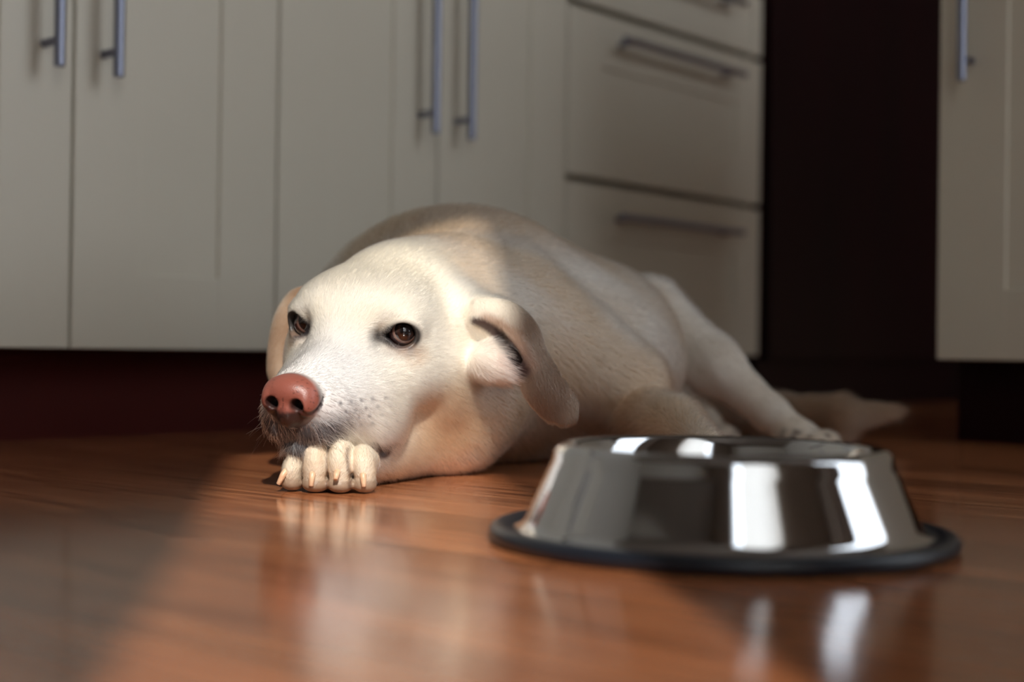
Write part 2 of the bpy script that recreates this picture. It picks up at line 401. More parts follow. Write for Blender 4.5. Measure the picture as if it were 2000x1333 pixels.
# ---- head, in head coordinates (forward, left, up), metres, origin between the eyes
EL = .0405; ER = .0120                                                       # eye half spacing, globe radius
def eye_c(s): return hw(-.002, s*EL, 0)
def eye_frame(s):
    ax = nrm(HF*.88+HL_*s*.40+HU*.05); up_ = nrm(HU-ax*(HU@ax)); sd_ = np.cross(up_, ax)*s
    if (sd_@HL_)*s > 0: sd_ = -sd_                                           # towards the inner corner
    return ax, sd_, up_
def slit(t, s): return (.1130-.022*t*t, s*(.0110+.0125*math.sin(t*PI/2)), -.0365-.0050*math.sin(t*PI)+.010*t**3)
def build_head():
    S = (-1, 1)
    h_ell(-.062, 0, -.004, (.072, .058, .053), k=.02)                        # cranium
    h_ell(-.105, 0, .000, (.050, .050, .044), k=.03)                         # occiput
    for s in S:
        h_ell(-.045, s*.048, -.028, (.048, .022, .030), k=.025)              # cheekbone
        h_ell(-.075, s*.050, -.052, (.046, .030, .042), k=.03)               # jaw muscle
        h_ell(-.016, s*.028, .013, (.024, .023, .016), k=.035)               # brow
        h_cone((-.012, s*.030, -.036), (.025, s*.026, -.044), .028, .022, k=.02)
    h_ell(-.006, 0, -.002, (.034, .034, .026), k=.03)                        # forehead to stop
    h_cone((-.005, 0, -.015), (.082, 0, -.0305), .026, .0185, k=.02)         # bridge
    for s in S:
        h_cone((.000, s*.020, -.044), (.077, s*.0135, -.044), .029, .0205, k=.018)  # muzzle sides
        h_cone((.020, s*.030, -.058), (.082, s*.013, -.055), .019, .0150, k=.014)   # upper lips
        h_ell(.024, s*.038, -.068, (.024, .012, .018), k=.014)               # flew at the corner
    h_ell(.090, 0, -.036, (.016, .0215, .0165), k=.010)                      # nose base
    h_cone((-.03, 0, -.076), (.072, 0, -.0695), .032, .0125, k=.010)           # lower jaw
    for s in S: h_cone((-.05, s*.02, -.080), (.02, s*.020, -.074), .030, .016, k=.018)
    h_ell(.083, 0, -.072, (.013, .017, .0085), k=.006)                       # chin
    for s in S:
        h_ell(.016, s*.034, -.001, (.008, .006, .008), k=.014, op='s')        # inner corner hollow
        c = eye_c(s); ax, sd_, up_ = eye_frame(s); B = np.stack([ax, sd_, up_])
        ell(c, (ER+.0022,)*3, B, k=.010)                                      # lids
        ell(c+up_*.0075+ax*.002, (.0100, .0135, .0060), B, k=.012)            # upper lid fold
        cc = c+ax*.013
        ell(cc, (.012, .0110, .0103), rot_about(B, ax, -8*s), k=.0020, op='s')
        w_ = 1.0 if s > 0 else .45
        ell(cc+sd_*.0085*(.55+.45*w_)-up_*.0022*w_, (.010, .0062*w_+.002, .0030), rot_about(B, ax, -18*s), k=.002, op='s')
        ell(c, (ER+.0004,)*3, B, k=.001, op='s')
    # nose leather
    h_ell(.1000, 0, -.0268, (.0145, .0205, .0125), k=.004)
    for s in S:
        h_ell(.0995, s*.0135, -.0325, (.0140, .0090, .0122), k=.003)
    h_ell(.1040, 0, -.0400, (.0112, .0090, .0130), k=.003)
    h_ell(.0985, 0, -.0430, (.0105, .0165, .0085), k=.003)
    for s in S:
        h_ell(.1145, s*.0100, -.0335, (.0120, .0050, .0048), k=.0015, op='s', B=rot_about(HB, HF, -25*s))  # nostril
        P = [hw(*slit(t, s)) for t in np.linspace(0, 1, 60)]
        pts_op(P, np.linspace(.0026, .0014, 60), k=.0012, op='s')            # slit from nostril under the wing
    P = [hw(.1170-.009*t**2, 0, -.036-.016*t) for t in np.linspace(0, 1, 50)]
    pts_op(P, .0007, k=.0012, op='s')                                        # philtrum
    P = [hw(.104-.006*t, 0, -.050-.012*t) for t in np.linspace(0, 1, 30)]; pts_op(P, .0014, k=.003, op='s')
    for s in S:                                                              # mouth line
        t = np.linspace(0, 1, 200)
        f = .101-.078*t; l = s*(.004+.040*np.sqrt(t)+.004*t); u = -.0655-.016*t
        P = np.stack([hw(a, b_, c_) for a, b_, c_ in zip(f, l, u)]); pts_op(P, .0017, k=.003, op='s')
        pass

# ear flap: a curved sheet along a spine (world points), with half widths and side vectors
def sheet(spine, wid, side_v, curl, r0=.0022, n=110, m=54, k=.003):
    spine = np.array(spine, float); t = np.linspace(0, 1, n)
    def interp(A):
        A = np.array(A, float); A = A[:, None] if A.ndim == 1 else A; out = []
        for x in t*(len(A)-1):
            i = min(int(x), len(A)-2); f = x-i
            p0, p1, p2, p3 = A[max(i-1, 0)], A[i], A[i+1], A[min(i+2, len(A)-1)]
            out.append(.5*((2*p1)+(-p0+p2)*f+(2*p0-5*p1+4*p2-p3)*f*f+(-p0+3*p1-3*p2+p3)*f**3))
        return np.array(out)
    S = interp(spine); Wd = interp(wid)[:, 0]; Uv = interp(side_v); Cu = interp(curl)[:, 0]
    tan = np.gradient(S, axis=0); tan /= np.linalg.norm(tan, axis=1)[:, None]
    pts = []; rr = []
    for i in range(n):
        side = nrm(Uv[i]-tan[i]*(Uv[i]@tan[i])); nor = np.cross(tan[i], side)
        for v in np.linspace(-1, 1, m):
            a = v*Cu[i]; w = Wd[i]; c_ = Cu[i] if abs(Cu[i]) > 1e-3 else 1e-3
            a = v*c_; x = w*math.sin(a)/c_; y = w*(1-math.cos(a))/c_
            pts.append(S[i]+side*x+nor*y); rr.append(r0*(1-.3*v*v))
    pts_op(np.array(pts), rr, k=k); return np.array(pts)
EARS = []
def build_ears():
    # dog's left ear (right in the picture): laid back, its hollow turned to the viewer
    h_ell(-.080, .056, .002, (.024, .022, .022), k=.02)
    ell(W(1000, 668, 1.241), (.021, .016, .028), ID, k=.015)
    ell(W(942, 612, 1.222), (.016, .02, .0125), ID, k=.014)
    ell(W(968, 628, 1.225), (.018, .02, .016), ID, k=.015)
    ell(W(966, 708, 1.210), (.0225, .020, .0175), ID, k=.010)                 # furred swelling under the opening
    ell(W(995, 715, 1.199), (.0130, .012, .0140), ID, k=.006)
    EARS.append(sheet([W(930, 606, 1.204), W(985, 607, 1.199), W(1024, 642, 1.194), W(1040, 695, 1.189), W(1062, 755, 1.187), W(1096, 800, 1.189), W(1109, 826, 1.190)],
          [.009, .0135, .0160, .0165, .0175, .0150, .0070],
          [(.1, .2, 1), (.35, .3, .8), (.8, .3, .5), (.97, .2, .15), (.9, 0, .35), (.8, -.1, .5), (.8, -.1, .5)],
          [-.8, -1.1, -1.2, -1.0, -.5, -.25, -.1], r0=.0024, k=.006))
    P = [W(925+98*t, 627+22*t+76*t*t, 1.1765+.0186*t) for t in np.linspace(0, .86, 70)]
    for dz in (-.014, -.007, 0, .007): pts_op(np.array(P)+V3(0, dz, 0), np.linspace(.0026, .0050, 70), k=.003, op='s')
    ell(W(752, 888, 1.140), (.0072, .016, .0058), rot_about(ID, (0, 1, 0), 22), k=.002, op='s')   # loose lip corner beside the paw
    # dog's right ear (left in the picture)
    h_ell(-.080, -.056, .002, (.024, .022, .022), k=.02)
    EARS.append(sheet([W(612, 577, 1.282), W(582, 584, 1.282), W(556, 618, 1.277), W(543, 670, 1.272), W(543, 725, 1.266), W(556, 765, 1.263)],
          [.008, .0115, .0105, .0085, .0085, .0050],
          [(-.1, .2, 1), (-.5, .2, .7), (-.9, .2, .3), (-1, .1, 0), (-1, .1, -.1), (-1, .1, -.1)],
          [.7, 1.0, 1.0, .8, .5, .2], r0=.0028))
    ell(W(579, 686, 1.250), (.0080, .010, .0155), ID, k=.003)
    ell(W(592, 650, 1.282), (.010, .014, .014), ID, k=.010)

def build_body():
    # neck
    cone(hw(-.085, 0, -.010), (-.065, 1.335, .126), .058, .084, k=.03)
    cone(hw(-.060, 0, -.062), (-.060, 1.31, .080), .040, .078, k=.03)
    cone((-.065, 1.335, .126), (-.055, 1.44, .126), .084, .120, k=.05)
    # shoulders, ribs, loin, rump
    ell((-.055, 1.480, .120), (.163, .145, .134), ID, k=.04)
    ell((.062, 1.60, .104), (.130, .19, .116), ID, k=.05)
    ell((.105, 1.77, .115), (.092, .16, .090), ID, k=.04)
    ell((.150, 1.88, .105), (.105, .11, .090), ID, k=.04)
    # dog's left foreleg: upper arm on the ribs, elbow, forearm along the floor behind the bowl
    cone((-.010, 1.375, .140), (.112, 1.425, .078), .076, .047, k=.014)
    cone((.118, 1.435, .052), (.150, 1.325, .040), .034, .030, k=.010)
    cone((.150, 1.325, .040), (.166, 1.215, .026), .030, .021, k=.012)
    paw((.166, 1.180, .0), (.10, -1.0), .033)
    # dog's right foreleg: under the neck, forearm runs forward, paw under the chin
    cone((-.085, 1.34, .075), (-.060, 1.28, .040), .055, .036, k=.03)
    cone((-.060, 1.31, .034), (-.130, 1.155, .024), .032, .022, k=.015)
    # left hind leg: thigh, shank, hock, foot
    cone((.170, 1.84, .140), (.163, 1.675, .164), .058, .034, k=.025)
    ell((.180, 1.79, .135), (.045, .08, .055), ID, k=.025)
    cone((.163, 1.672, .166), (.232, 1.640, .100), .034, .029, k=.012)
    cone((.232, 1.640, .100), (.292, 1.610, .046), .029, .019, k=.02)
    cone((.292, 1.610, .046), (.318, 1.590, .024), .0185, .018, k=.012)
    paw((.328, 1.580, .0), (.9, -.35), .029)
    cone(W(1243, 552, 1.635), W(1296, 668, 1.60), .007, .016, k=.022, op='s')     # hollow between flank and thigh
    cone(W(1296, 668, 1.60), W(1362, 800, 1.60), .016, .026, k=.02, op='s')
    # right hind foot lying on the floor under the belly
    cone((.19, 1.90, .05), (.240, 1.76, .026), .032, .020, k=.012)
    paw((.248, 1.735, .0), (.3, -.9), .026)
    # tail
    pts = [(.20, 1.93, .06), (.27, 1.90, .036), (.34, 1.84, .028), (.41, 1.80, .032), (.475, 1.79, .042)]
    rs = [.034, .030, .028, .024, .006]
    for i in range(4): cone(pts[i], pts[i+1], rs[i], rs[i+1], k=.008)
PAWS = []
def paw(p, d, w, toes=True, k=.006):
    """p: middle of the paw on the floor, d: direction in plan, w: half width"""
    d = nrm((d[0], d[1], 0)); s_ = np.cross((0, 0, 1), d); p = np.asarray(p, float); p[2] = 0
    B = np.stack([d, s_, V3(0, 0, 1)])
    q = lambda a, b_, c: p+d*a+s_*b_+V3(0, 0, c)
    ell(q(-w*.25, 0, w*.62), (w*.95, w*.85, w*.60), B, k=.012)
    for x, fo, hh in ((-.72, .45, .44), (-.26, .78, .52), (.24, .80, .52), (.70, .48, .44)):
        ell(q(w*fo, w*x, w*hh), (w*.52, w*.30, w*hh*.98), B, k=k)
    PAWS.append((p, d, s_, w))
FP = dict(c=V3(-.1425, 1.119, 0), yaw=math.radians(6))
def front_paw():
    """the paw under the chin, seen toes first"""
    y = FP['yaw']; d = V3(-math.sin(y), -math.cos(y), 0); s_ = V3(math.cos(y), -math.sin(y), 0); c = FP['c']
    B = np.stack([d, s_, V3(0, 0, 1)])
    q = lambda a, b_, z: c+d*a+s_*b_+V3(0, 0, z)
    ell(q(-.028, .002, .022), (.036, .031, .020), B, k=.003)
    FP['nails'] = []
    #   side, forward, top, half width, tilt, nail spread, nail length
    for b_, a, top, hwid, tl, sp, nl in ((-.0280, .000, .0320, .0090, -14, -.0085, 1), (-.0080, .008, .0400, .0108, -4, -.0005, 1), (.0115, .009, .0415, .0100, 3, .0003, .6), (.0290, .003, .0370, .0092, 12, .0028, 1)):
        Bt = rot_about(B, d, tl)
        ell(q(a-.010, b_*.93, top-.0120), (.019, hwid, .0120), rot_about(Bt, s_, -15), k=.0025)
        ell(q(a+.002, b_*.99, top*.56), (.0125, hwid*.97, top*.44), Bt, k=.0025)
        ell(q(a+.001, b_*1.02, .0068), (.0125, hwid*1.0, .0066), B, k=.0035, m='pad')
        FP['nails'].append((q(a+.0095, b_+sp*.25, .0190), q(a+.0150+(.004 if nl < 1 else 0), b_+sp, .0065 if nl == 1 else .0125), tl))
    ell(q(-.006, .001, .014), (.010, .034, .013), B, k=.004)
    for b_ in (-.0185, .0020, .0203):                                         # clefts between the toes
        P = [q(.012-.026*t, b_*(1-.1*t), .012+.028*t) for t in np.linspace(0, 1, 30)]; pts_op(P, .0011, k=.003, op='s')
build_body(); build_head(); build_ears(); NPAW = len(OPS); front_paw(); NFUR = 300000

HH = .00125
h_org = hw(-.135, -.122, -.131); hn = (int(.270/HH), int(.292/HH), int(.215/HH))
import time; _t0 = time.time()
DH = field(h_org, HB, hn, HH); VH, QH = to_mesh(DH, h_org, HB, HH)
gB = .003; b_org = V3(-.26, .98, -.012); bn = (int(.86/gB), int(1.06/gB), int(.30/gB))
DB = field(b_org, ID, bn, gB); VB, QB = to_mesh(DB, b_org, ID, gB)
gP = .0011; p_org = V3(-.185, 1.03, -.004); pn = (int(.135/gP), int(.115/gP), int(.052/gP))
print('sdf', time.time()-_t0, len(VH), len(VB))
def inbox(P, org, B, n, h, m):
    q = (P-org)@B.T; s = np.array(n)*h
    return ((q > m) & (q < s-m)).all(1)
def keep_faces(V, Q, mask):
    m = mask[Q].all(1); Q = Q[m]; u, inv = np.unique(Q, return_inverse=True)
    return V[u], inv.reshape(Q.shape)
hin = inbox(VB, h_org, HB, hn, HH, .007)
VB, QB = keep_faces(VB, QB, ~hin)
eh = inbox(VH, h_org, HB, hn, HH, .0028)
VH, QH = keep_faces(VH, QH, eh)
VA = np.concatenate([VH, VB]); QA = np.concatenate([QH, QB+len(VH)])
VA[:, 2] = np.maximum(VA[:, 2], 0.0004)


# ---- vertex normals, colours, masks
def vnormals(V, Q):
    n = np.cross(V[Q[:, 2]]-V[Q[:, 0]], V[Q[:, 3]]-V[Q[:, 1]]); out = np.zeros_like(V)
    for k in range(4): np.add.at(out, Q[:, k], n)
    return out/np.maximum(np.linalg.norm(out, axis=1), 1e-12)[:, None]
def hloc(P): return (P-HO)@HB.T/HS
def blob(P, c, r, B=ID, soft=.35):                 # 1 inside an ellipsoid, fading over its rim
    q = (P-np.asarray(c, float))@B.T/np.asarray(r, float); d = np.sqrt((q*q).sum(1))
    return np.clip((1+soft-d)/(2*soft), 0, 1)**1.0
def sn(P, s, seed):                                # cheap smooth noise
    r = np.random.default_rng(seed); o = np.zeros(len(P))
    for k in range(9):
        w = r.normal(size=3)*s*(1+.5*k/3); o += np.sin(P@w+r.uniform(0, 6.28))/(1+.3*k)
    return o/3.2
EARPTS = [e[::7] for e in EARS]
def near_pts(P, pts, rad):
    m = np.zeros(len(P)); lo = pts.min(0)-rad; hi = pts.max(0)+rad
    idx = np.where(((P > lo) & (P < hi)).all(1))[0]
    for s in range(0, len(idx), 3000):
        ii = idx[s:s+3000]; d = np.sqrt(((P[ii, None, :]-pts[None])**2).sum(2)).min(1); m[ii] = np.clip((rad-d)/(rad*.35), 0, 1)
    return m
def paint(P, Nn):
    """base colour, bareness (0 fur .. 1 bare wet skin), hair length, flow direction for points on the dog"""
    n = len(P); q = hloc(P); col = np.tile(V3(.62, .56, .49), (n, 1)); bare = np.zeros(n); ln = np.full(n, .015)
    def mix(m, c, a=1.0):
        nonlocal col
        m = (m*a)[:, None]; col = col*(1-m)+np.asarray(c, float)*m
    head = blob(P, hw(-.03, 0, -.02), (.10, .095, .10), HB, .15)
    # body: biscuit over the back, paler flanks
    mix(np.clip((P[:, 2]-.19)/.05, 0, 1)*(P[:, 1] > 1.2), (.40, .28, .19), .9)
    mix(np.clip(.35+1.3*sn(P, 22, 3), 0, 1), (.48, .34, .22), .75)
    mix(blob(P, (.02, 1.36, .10), (.05, .10, .07)), (.66, .48, .32), .5)
    mix(blob(P, (.24, 1.64, .10), (.12, .12, .12)), (.64, .58, .50), .6)
    mix(blob(P, (.42, 1.84, .03), (.24, .14, .09), ID, .15), (.20, .125, .08), .97)  # brown tail, made darker still in the colour to stand in for shade
    mix(blob(P, (.145, 1.34, .055), (.06, .14, .06)), (.52, .37, .25), .75)
    # head
    mix(head, (.84, .77, .66)); mix(blob(P, hw(-.06, 0, .03), (.06, .05, .05), HB), (.85, .76, .60), .7)
    mix(head*np.clip(.3+sn(P, 60, 5)*.8, 0, 1), (.84, .74, .58), .35)
    mz = blob(P, hw(.05, 0, -.035), (.075, .045, .045), HB, .3); mix(mz, (.74, .715, .70))
    ln = ln*(1-head)+.0075*head; ln = ln*(1-mz)+.0042*mz
    for s in (-1, 1):
        mix(blob(P, hw(-.055, s*.060, -.082), (.055, .042, .030), HB, .5), (.66, .42, .25), .80)
        mix(blob(P, hw(-.03, s*.060, -.060), (.035, .030, .020), HB, .5), (.76, .57, .38), .6)
        mix(blob(P, hw(-.045, s*.052, -.100), (.055, .030, .016), HB, .4), (.78, .58, .38), .6)
    # ears
    for k, e in enumerate(EARPTS):
        m = near_pts(P, e, .0075); mix(m, (.23, .145, .098) if k == 0 else (.23, .14, .085)); mix(m*np.clip(.3+sn(P, 90, 41), 0, 1), (.36, .26, .19) if k == 0 else (.42, .31, .22), .55); ln = ln*(1-m)+.0045*m
    mix(blob(P, W(940, 605, 1.205), (.030, .04, .022), ID, .4), (.80, .72, .60), .9)
    mix(blob(P, W(580, 688, 1.252), (.0095, .022, .018), ID, .3), (.80, .70, .60), .9)
    # hollow of the left ear
    m = blob(P, W(975, 700, 1.189), (.026, .026, .021), ID, .25); mix(m, (.86, .76, .68), .8)
    m = blob(P, W(1000, 705, 1.185), (.013, .014, .016), ID, .35); mix(m, (.82, .60, .55), .55)
    mc = np.zeros(n)
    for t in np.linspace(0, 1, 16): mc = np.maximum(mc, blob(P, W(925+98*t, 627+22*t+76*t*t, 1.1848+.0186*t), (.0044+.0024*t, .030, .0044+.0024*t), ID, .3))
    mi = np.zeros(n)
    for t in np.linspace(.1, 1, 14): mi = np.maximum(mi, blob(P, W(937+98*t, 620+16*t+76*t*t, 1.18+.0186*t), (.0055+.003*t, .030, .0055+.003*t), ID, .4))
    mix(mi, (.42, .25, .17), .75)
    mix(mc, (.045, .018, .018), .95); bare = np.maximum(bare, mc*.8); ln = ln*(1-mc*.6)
    # eye rims
    for s in (-1, 1):
        c = eye_c(s); ax, sd_, up_ = eye_frame(s); B = np.stack([ax, sd_, up_])
        m = blob(P, c+ax*.010, (.014, .0160, .0130), rot_about(B, ax, -8*s), .12); mix(m, (.012, .009, .010), .97); bare = np.maximum(bare, m)
        m2 = blob(P, c+ax*.010+sd_*.0145-up_*.003, (.014, .0125, .0068), rot_about(B, ax, -20*s), .45); mix(m2, (.020, .016, .018), .93)
        m3 = blob(P, c+ax*.008-up_*.0135, (.014, .014, .0050), B, .6); mix(m3, (.16, .11, .10), .7)
        m4 = blob(P, c+ax*.006-up_*.018-sd_*.008, (.014, .012, .008), B, .6); mix(m4*np.clip(.6+sn(P, 700, 71), 0, 1), (.50, .32, .20), .75)
        m5 = blob(P, c+ax*.006+up_*.0155+sd_*.012, (.014, .007, .004), B, .7); mix(m5, (.55, .50, .48), .45)
        ln = ln*(1-np.maximum(m, m2*.4))
    # muzzle: grey stubble below and beside the nose, black lips
    f, l, u = q.T
    mg = blob(P, hw(.096, 0, -.061), (.026, .028, .016), HB, .40); mix(mg, (.05, .045, .05), .7)
    mg = blob(P, hw(.082, .020, -.048), (.022, .014, .016), HB, .7); mix(mg, (.50, .47, .49), .6)
    mg = blob(P, hw(.082, -.020, -.048), (.022, .014, .016), HB, .7); mix(mg, (.50, .47, .49), .6)
    gz = np.clip((f-.066)/.022, 0, 1)*np.clip((-.038-u)/.014, 0, 1)*np.clip(1.25+.6*sn(P, 500, 31), 0, 1); mix(gz, (.035, .032, .038), .92)
    for s in (-1, 1):                                                        # dark whisker roots in rows
        for i in range(5):
            for j in range(4): mix(blob(P, hw(.085-.011*i-.003*j, s*(.026+.0028*i), -.036-.0065*j-.0012*i), (.0019, .016, .0015), HB, .5), (.06, .05, .06), .8)
    ml = np.zeros(n)
    for s in (-1, 1):
        for t in np.linspace(0, 1, 14):
            ml = np.maximum(ml, blob(P, hw(.103-.080*t, s*(.004+.040*math.sqrt(t)+.004*t), -.0665-.016*t), (.0036,)*3, HB, .4))
    ml = np.maximum(ml, blob(P, W(752, 888, 1.142), (.0088, .022, .0072), rot_about(ID, (0, 1, 0), 22), .2))
    mix(ml, (.045, .030, .034), .92); bare = np.maximum(bare, ml*.9)
    # nose leather
    nz = np.maximum(blob(P, hw(.1035, 0, -.0305), (.0195, .0255, .0195), HB, .07), blob(P, hw(.107, 0, -.044), (.012, .014, .0085), HB, .1))
    nz = np.where(f < .086, 0, nz)
    rim = np.clip((.0972-f+np.maximum(0, np.abs(l)-.015)*.9)/.005, 0, 1)
    rim = np.maximum(rim, .62*np.clip((.0995-f)/.004, 0, 1)*(u > -.026))
    spots = np.clip((sn(P, 1300, 9)-.55)*5, 0, 1)
    tl = np.arcsin(np.clip((np.abs(l)-.0110)/.0125, 0, 1))/(PI/2); su = np.where(np.abs(l) < .008, -.0372, -.0370-.0050*np.sin(tl*PI)+.010*tl**3)
    low = np.clip((su-u)/.0025, 0, 1)
    nost = np.zeros(n)
    c_n = V3(.27, .082, .058)[None]*(1-rim[:, None]*.95)+V3(.018, .010, .012)[None]*rim[:, None]*.95
    c_n = c_n*(1-spots[:, None]*.6*(np.abs(l) > .008)[:, None]); c_n = c_n*(1-low[:, None]*.93)+V3(.013, .008, .008)*low[:, None]*.93
    col = col*(1-nz[:, None])+c_n*nz[:, None]
    mix(np.clip(1-np.abs(l)/.0009, 0, 1)*(nz > .5)*(u < -.028), (.05, .02, .018), .7)
    for s in (-1, 1):
        m = blob(P, hw(.1125, s*.0100, -.0335), (.0140, .0060, .0058), rot_about(HB, HF, -25*s), .2); mix(m*(nz > .1), (.010, .005, .005), .98); nost = np.maximum(nost, m)
        for t in np.linspace(0.1, 1, 10):
            m = blob(P, hw(*slit(t, s)), (.0028,)*3, HB, .4); mix(m*(nz > .1), (.02, .008, .010), .95)
    col = col*(1-.15*(head*(1-nz)*np.clip((f+.055)/.05, 0, 1)*np.clip((col.mean(1)-.35)*5, 0, 1))[:, None])  # dims the sunlit face in the colour; crown stays lighter, offsetting grazing sun
    bare = np.maximum(bare, nz)
    bare = np.where((nost > .3) & (f > .09), .75, bare)
    # front paw
    c = FP['c']; pw = blob(P, c+V3(-.003, 0, .02), (.052, .062, .032), ID, .1)*(P[:, 1] < 1.19)*(P[:, 2] < .0435)
    isp = pw*(run_paw(P) < .0012); mix(isp, (.74, .64, .50)); mix(isp*np.clip(sn(P, 130, 21)+.5*(P[:, 2] < .026), 0, 1), (.64, .46, .31), .6)
    pad = isp*np.clip((.0125-P[:, 2])/.003, 0, 1); mix(pad, (.24, .15, .095), .85); bare = np.maximum(bare*(1-isp), pad*.8)
    ln = ln*(1-isp)+.0042*isp
    for b_ in (-.0185, .0020, .0203):
        y = FP['yaw']; s_ = V3(math.cos(y), -math.sin(y), 0); d_ = V3(-math.sin(y), -math.cos(y), 0)
        x = (P-c)@s_; z = P[:, 2]; cl = np.clip(1-np.abs(x-b_*(1-.15*np.clip((z-.012)/.028, 0, 1)))/.0016, 0, 1)*isp*(z < .036); mix(cl, (.12, .07, .05), .8)
    tail = blob(P, (.42, 1.80, .035), (.12, .08, .05), ID, .2); ln = ln*(1-tail)+.026*tail
    legs = blob(P, (.27, 1.62, .06), (.09, .07, .08), ID, .2); ln = ln*(1-legs)+.008*legs
    for p, d, s_, w in PAWS:
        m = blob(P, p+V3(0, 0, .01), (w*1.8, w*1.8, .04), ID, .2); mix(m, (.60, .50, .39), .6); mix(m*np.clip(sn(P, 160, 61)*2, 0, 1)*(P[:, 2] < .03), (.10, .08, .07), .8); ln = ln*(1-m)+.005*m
    # flow
    fl_h = np.stack([-np.ones(n), np.where(f > .04, l*6, l*2.5), np.where(f > .085, -1.6, np.clip(-(.0-u)*9, -1.0, .25))], 1)
    fl = np.tile(V3(.30, .85, -.40), (n, 1))
    fh = fl_h@HB; fl = fl*(1-head[:, None])+fh*head[:, None]
    for e in EARPTS:
        m = near_pts(P, e, .0075)[:, None]; fl = fl*(1-m)+V3(.25*np.sign(e[:, 0].mean()+.1), -.1, -1)*m
    m = legs[:, None]; fl = fl*(1-m)+V3(.7, -.2, -.7)*m; m = tail[:, None]; fl = fl*(1-m)+V3(1, -.1, -.15)*m
    m = isp[:, None]; fl = fl*(1-m)+V3(0, -1, -.55)*m
    m = blob(P, W(975, 700, 1.189), (.026, .026, .021), ID, .25)[:, None]; fl = fl*(1-m)+V3(1, -.2, -.45)*m
    return col, bare, ln, fl
PAW_OPS = None
def run_paw(P):
    d = np.full(len(P), .3)
    for o in PAW_OPS:
        if o['op'] == 'u' and o['t'] != 'p': d = np.minimum(d, evald(o, P))
    return d
PAW_OPS = OPS[NPAW:]
NR = vnormals(VA, QA)
if (NR*(VA-VA.mean(0))).sum() < 0: NR = -NR; QA = QA[:, ::-1]
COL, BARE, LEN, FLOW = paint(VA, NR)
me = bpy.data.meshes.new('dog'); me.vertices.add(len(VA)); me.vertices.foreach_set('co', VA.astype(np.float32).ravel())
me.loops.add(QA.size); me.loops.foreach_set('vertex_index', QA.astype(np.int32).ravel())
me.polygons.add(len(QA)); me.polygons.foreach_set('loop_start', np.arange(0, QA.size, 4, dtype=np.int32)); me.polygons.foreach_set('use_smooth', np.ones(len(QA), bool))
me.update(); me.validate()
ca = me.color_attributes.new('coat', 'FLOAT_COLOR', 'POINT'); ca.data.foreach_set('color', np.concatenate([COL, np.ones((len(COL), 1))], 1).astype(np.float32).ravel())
at_ = me.attributes.new('bare', 'FLOAT', 'POINT'); at_.data.foreach_set('value', BARE.astype(np.float32))
M_skin = mat('dog_skin', (.8, .7, .6), .75)
vc = N(M_skin, 'ShaderNodeAttribute', attribute_name='coat'); vb = N(M_skin, 'ShaderNodeAttribute', attribute_name='bare')
L(M_skin, vc.outputs['Color'], bsdf(M_skin).inputs['Base Color'])
mr = N(M_skin, 'ShaderNodeMapRange'); mr.inputs['To Min'].default_value = .85; mr.inputs['To Max'].default_value = .38
L(M_skin, vb.outputs['Fac'], mr.inputs['Value']); L(M_skin, mr.outputs[0], bsdf(M_skin).inputs['Roughness'])
vo = N(M_skin, 'ShaderNodeTexVoronoi'); vo.inputs['Scale'].default_value = 1100; tcn = N(M_skin, 'ShaderNodeTexCoord'); L(M_skin, tcn.outputs['Object'], vo.inputs['Vector'])
bpn = N(M_skin, 'ShaderNodeBump'); bpn.inputs['Distance'].default_value = .0003; L(M_skin, vo.outputs['Distance'], bpn.inputs['Height'])
ml_ = N(M_skin, 'ShaderNodeMath', operation='MULTIPLY'); L(M_skin, vb.outputs['Fac'], ml_.inputs[0]); ml_.inputs[1].default_value = .28
L(M_skin, ml_.outputs[0], bpn.inputs['Strength']); L(M_skin, bpn.outputs[0], bsdf(M_skin).inputs['Normal'])
me.materials.append(M_skin)
dog = bpy.data.objects.new('dog', me); C.objects.link(dog)
tag(dog, 'cream-coloured old dog lying on the wooden floor with chin on its paw', 'dog')

# ---- fur: short strands over the body
M_fur = bpy.data.materials.new('fur'); M_fur.use_nodes = True; nt = M_fur.node_tree; nt.nodes.clear()
o_ = nt.nodes.new('ShaderNodeOutputMaterial'); hb = nt.nodes.new('ShaderNodeBsdfHairPrincipled'); hb.model = 'CHIANG'; hb.parametrization = 'COLOR'
hb.inputs['Roughness'].default_value = .42; hb.inputs['Radial Roughness'].default_value = .75; hb.inputs['Random Roughness'].default_value = .2
at = nt.nodes.new('ShaderNodeAttribute'); at.attribute_name = 'coat'
nt.links.new(at.outputs['Color'], hb.inputs['Color']); nt.links.new(hb.outputs[0], o_.inputs[0])
def strands(name, root, dirs, nor, length, radius, colr, npt=4, bend=.5, material=None, gravity=0.0):
    n = len(root); hc = bpy.data.hair_curves.new(name); hc.add_curves([npt]*n)
    t = np.linspace(0, 1, npt)[None, :, None]
    a = dirs*(1-bend)[:, None] if isinstance(bend, np.ndarray) else dirs
    P = root[:, None, :] + length[:, None, None]*(t*(nor[:, None, :]*.38+dirs[:, None, :]*.75) + t*t*(dirs[:, None, :]*.22-nor[:, None, :]*.20) + V3(0, 0, -gravity)*t*t)
    hc.attributes['position'].data.foreach_set('vector', P.astype(np.float32).ravel())
    ra = hc.attributes.get('radius') or hc.attributes.new('radius', 'FLOAT', 'POINT')
    ra.data.foreach_set('value', (radius[:, None]*(1-.75*np.linspace(0, 1, npt)[None, :]**1.5)).astype(np.float32).ravel())
    c_ = hc.attributes.new('coat', 'FLOAT_COLOR', 'CURVE'); c_.data.foreach_set('color', np.concatenate([colr, np.ones((n, 1))], 1).astype(np.float32).ravel())
    hc.materials.append(material or M_fur)
    o = bpy.data.objects.new(name, hc); C.objects.link(o); o.parent = dog
    return o
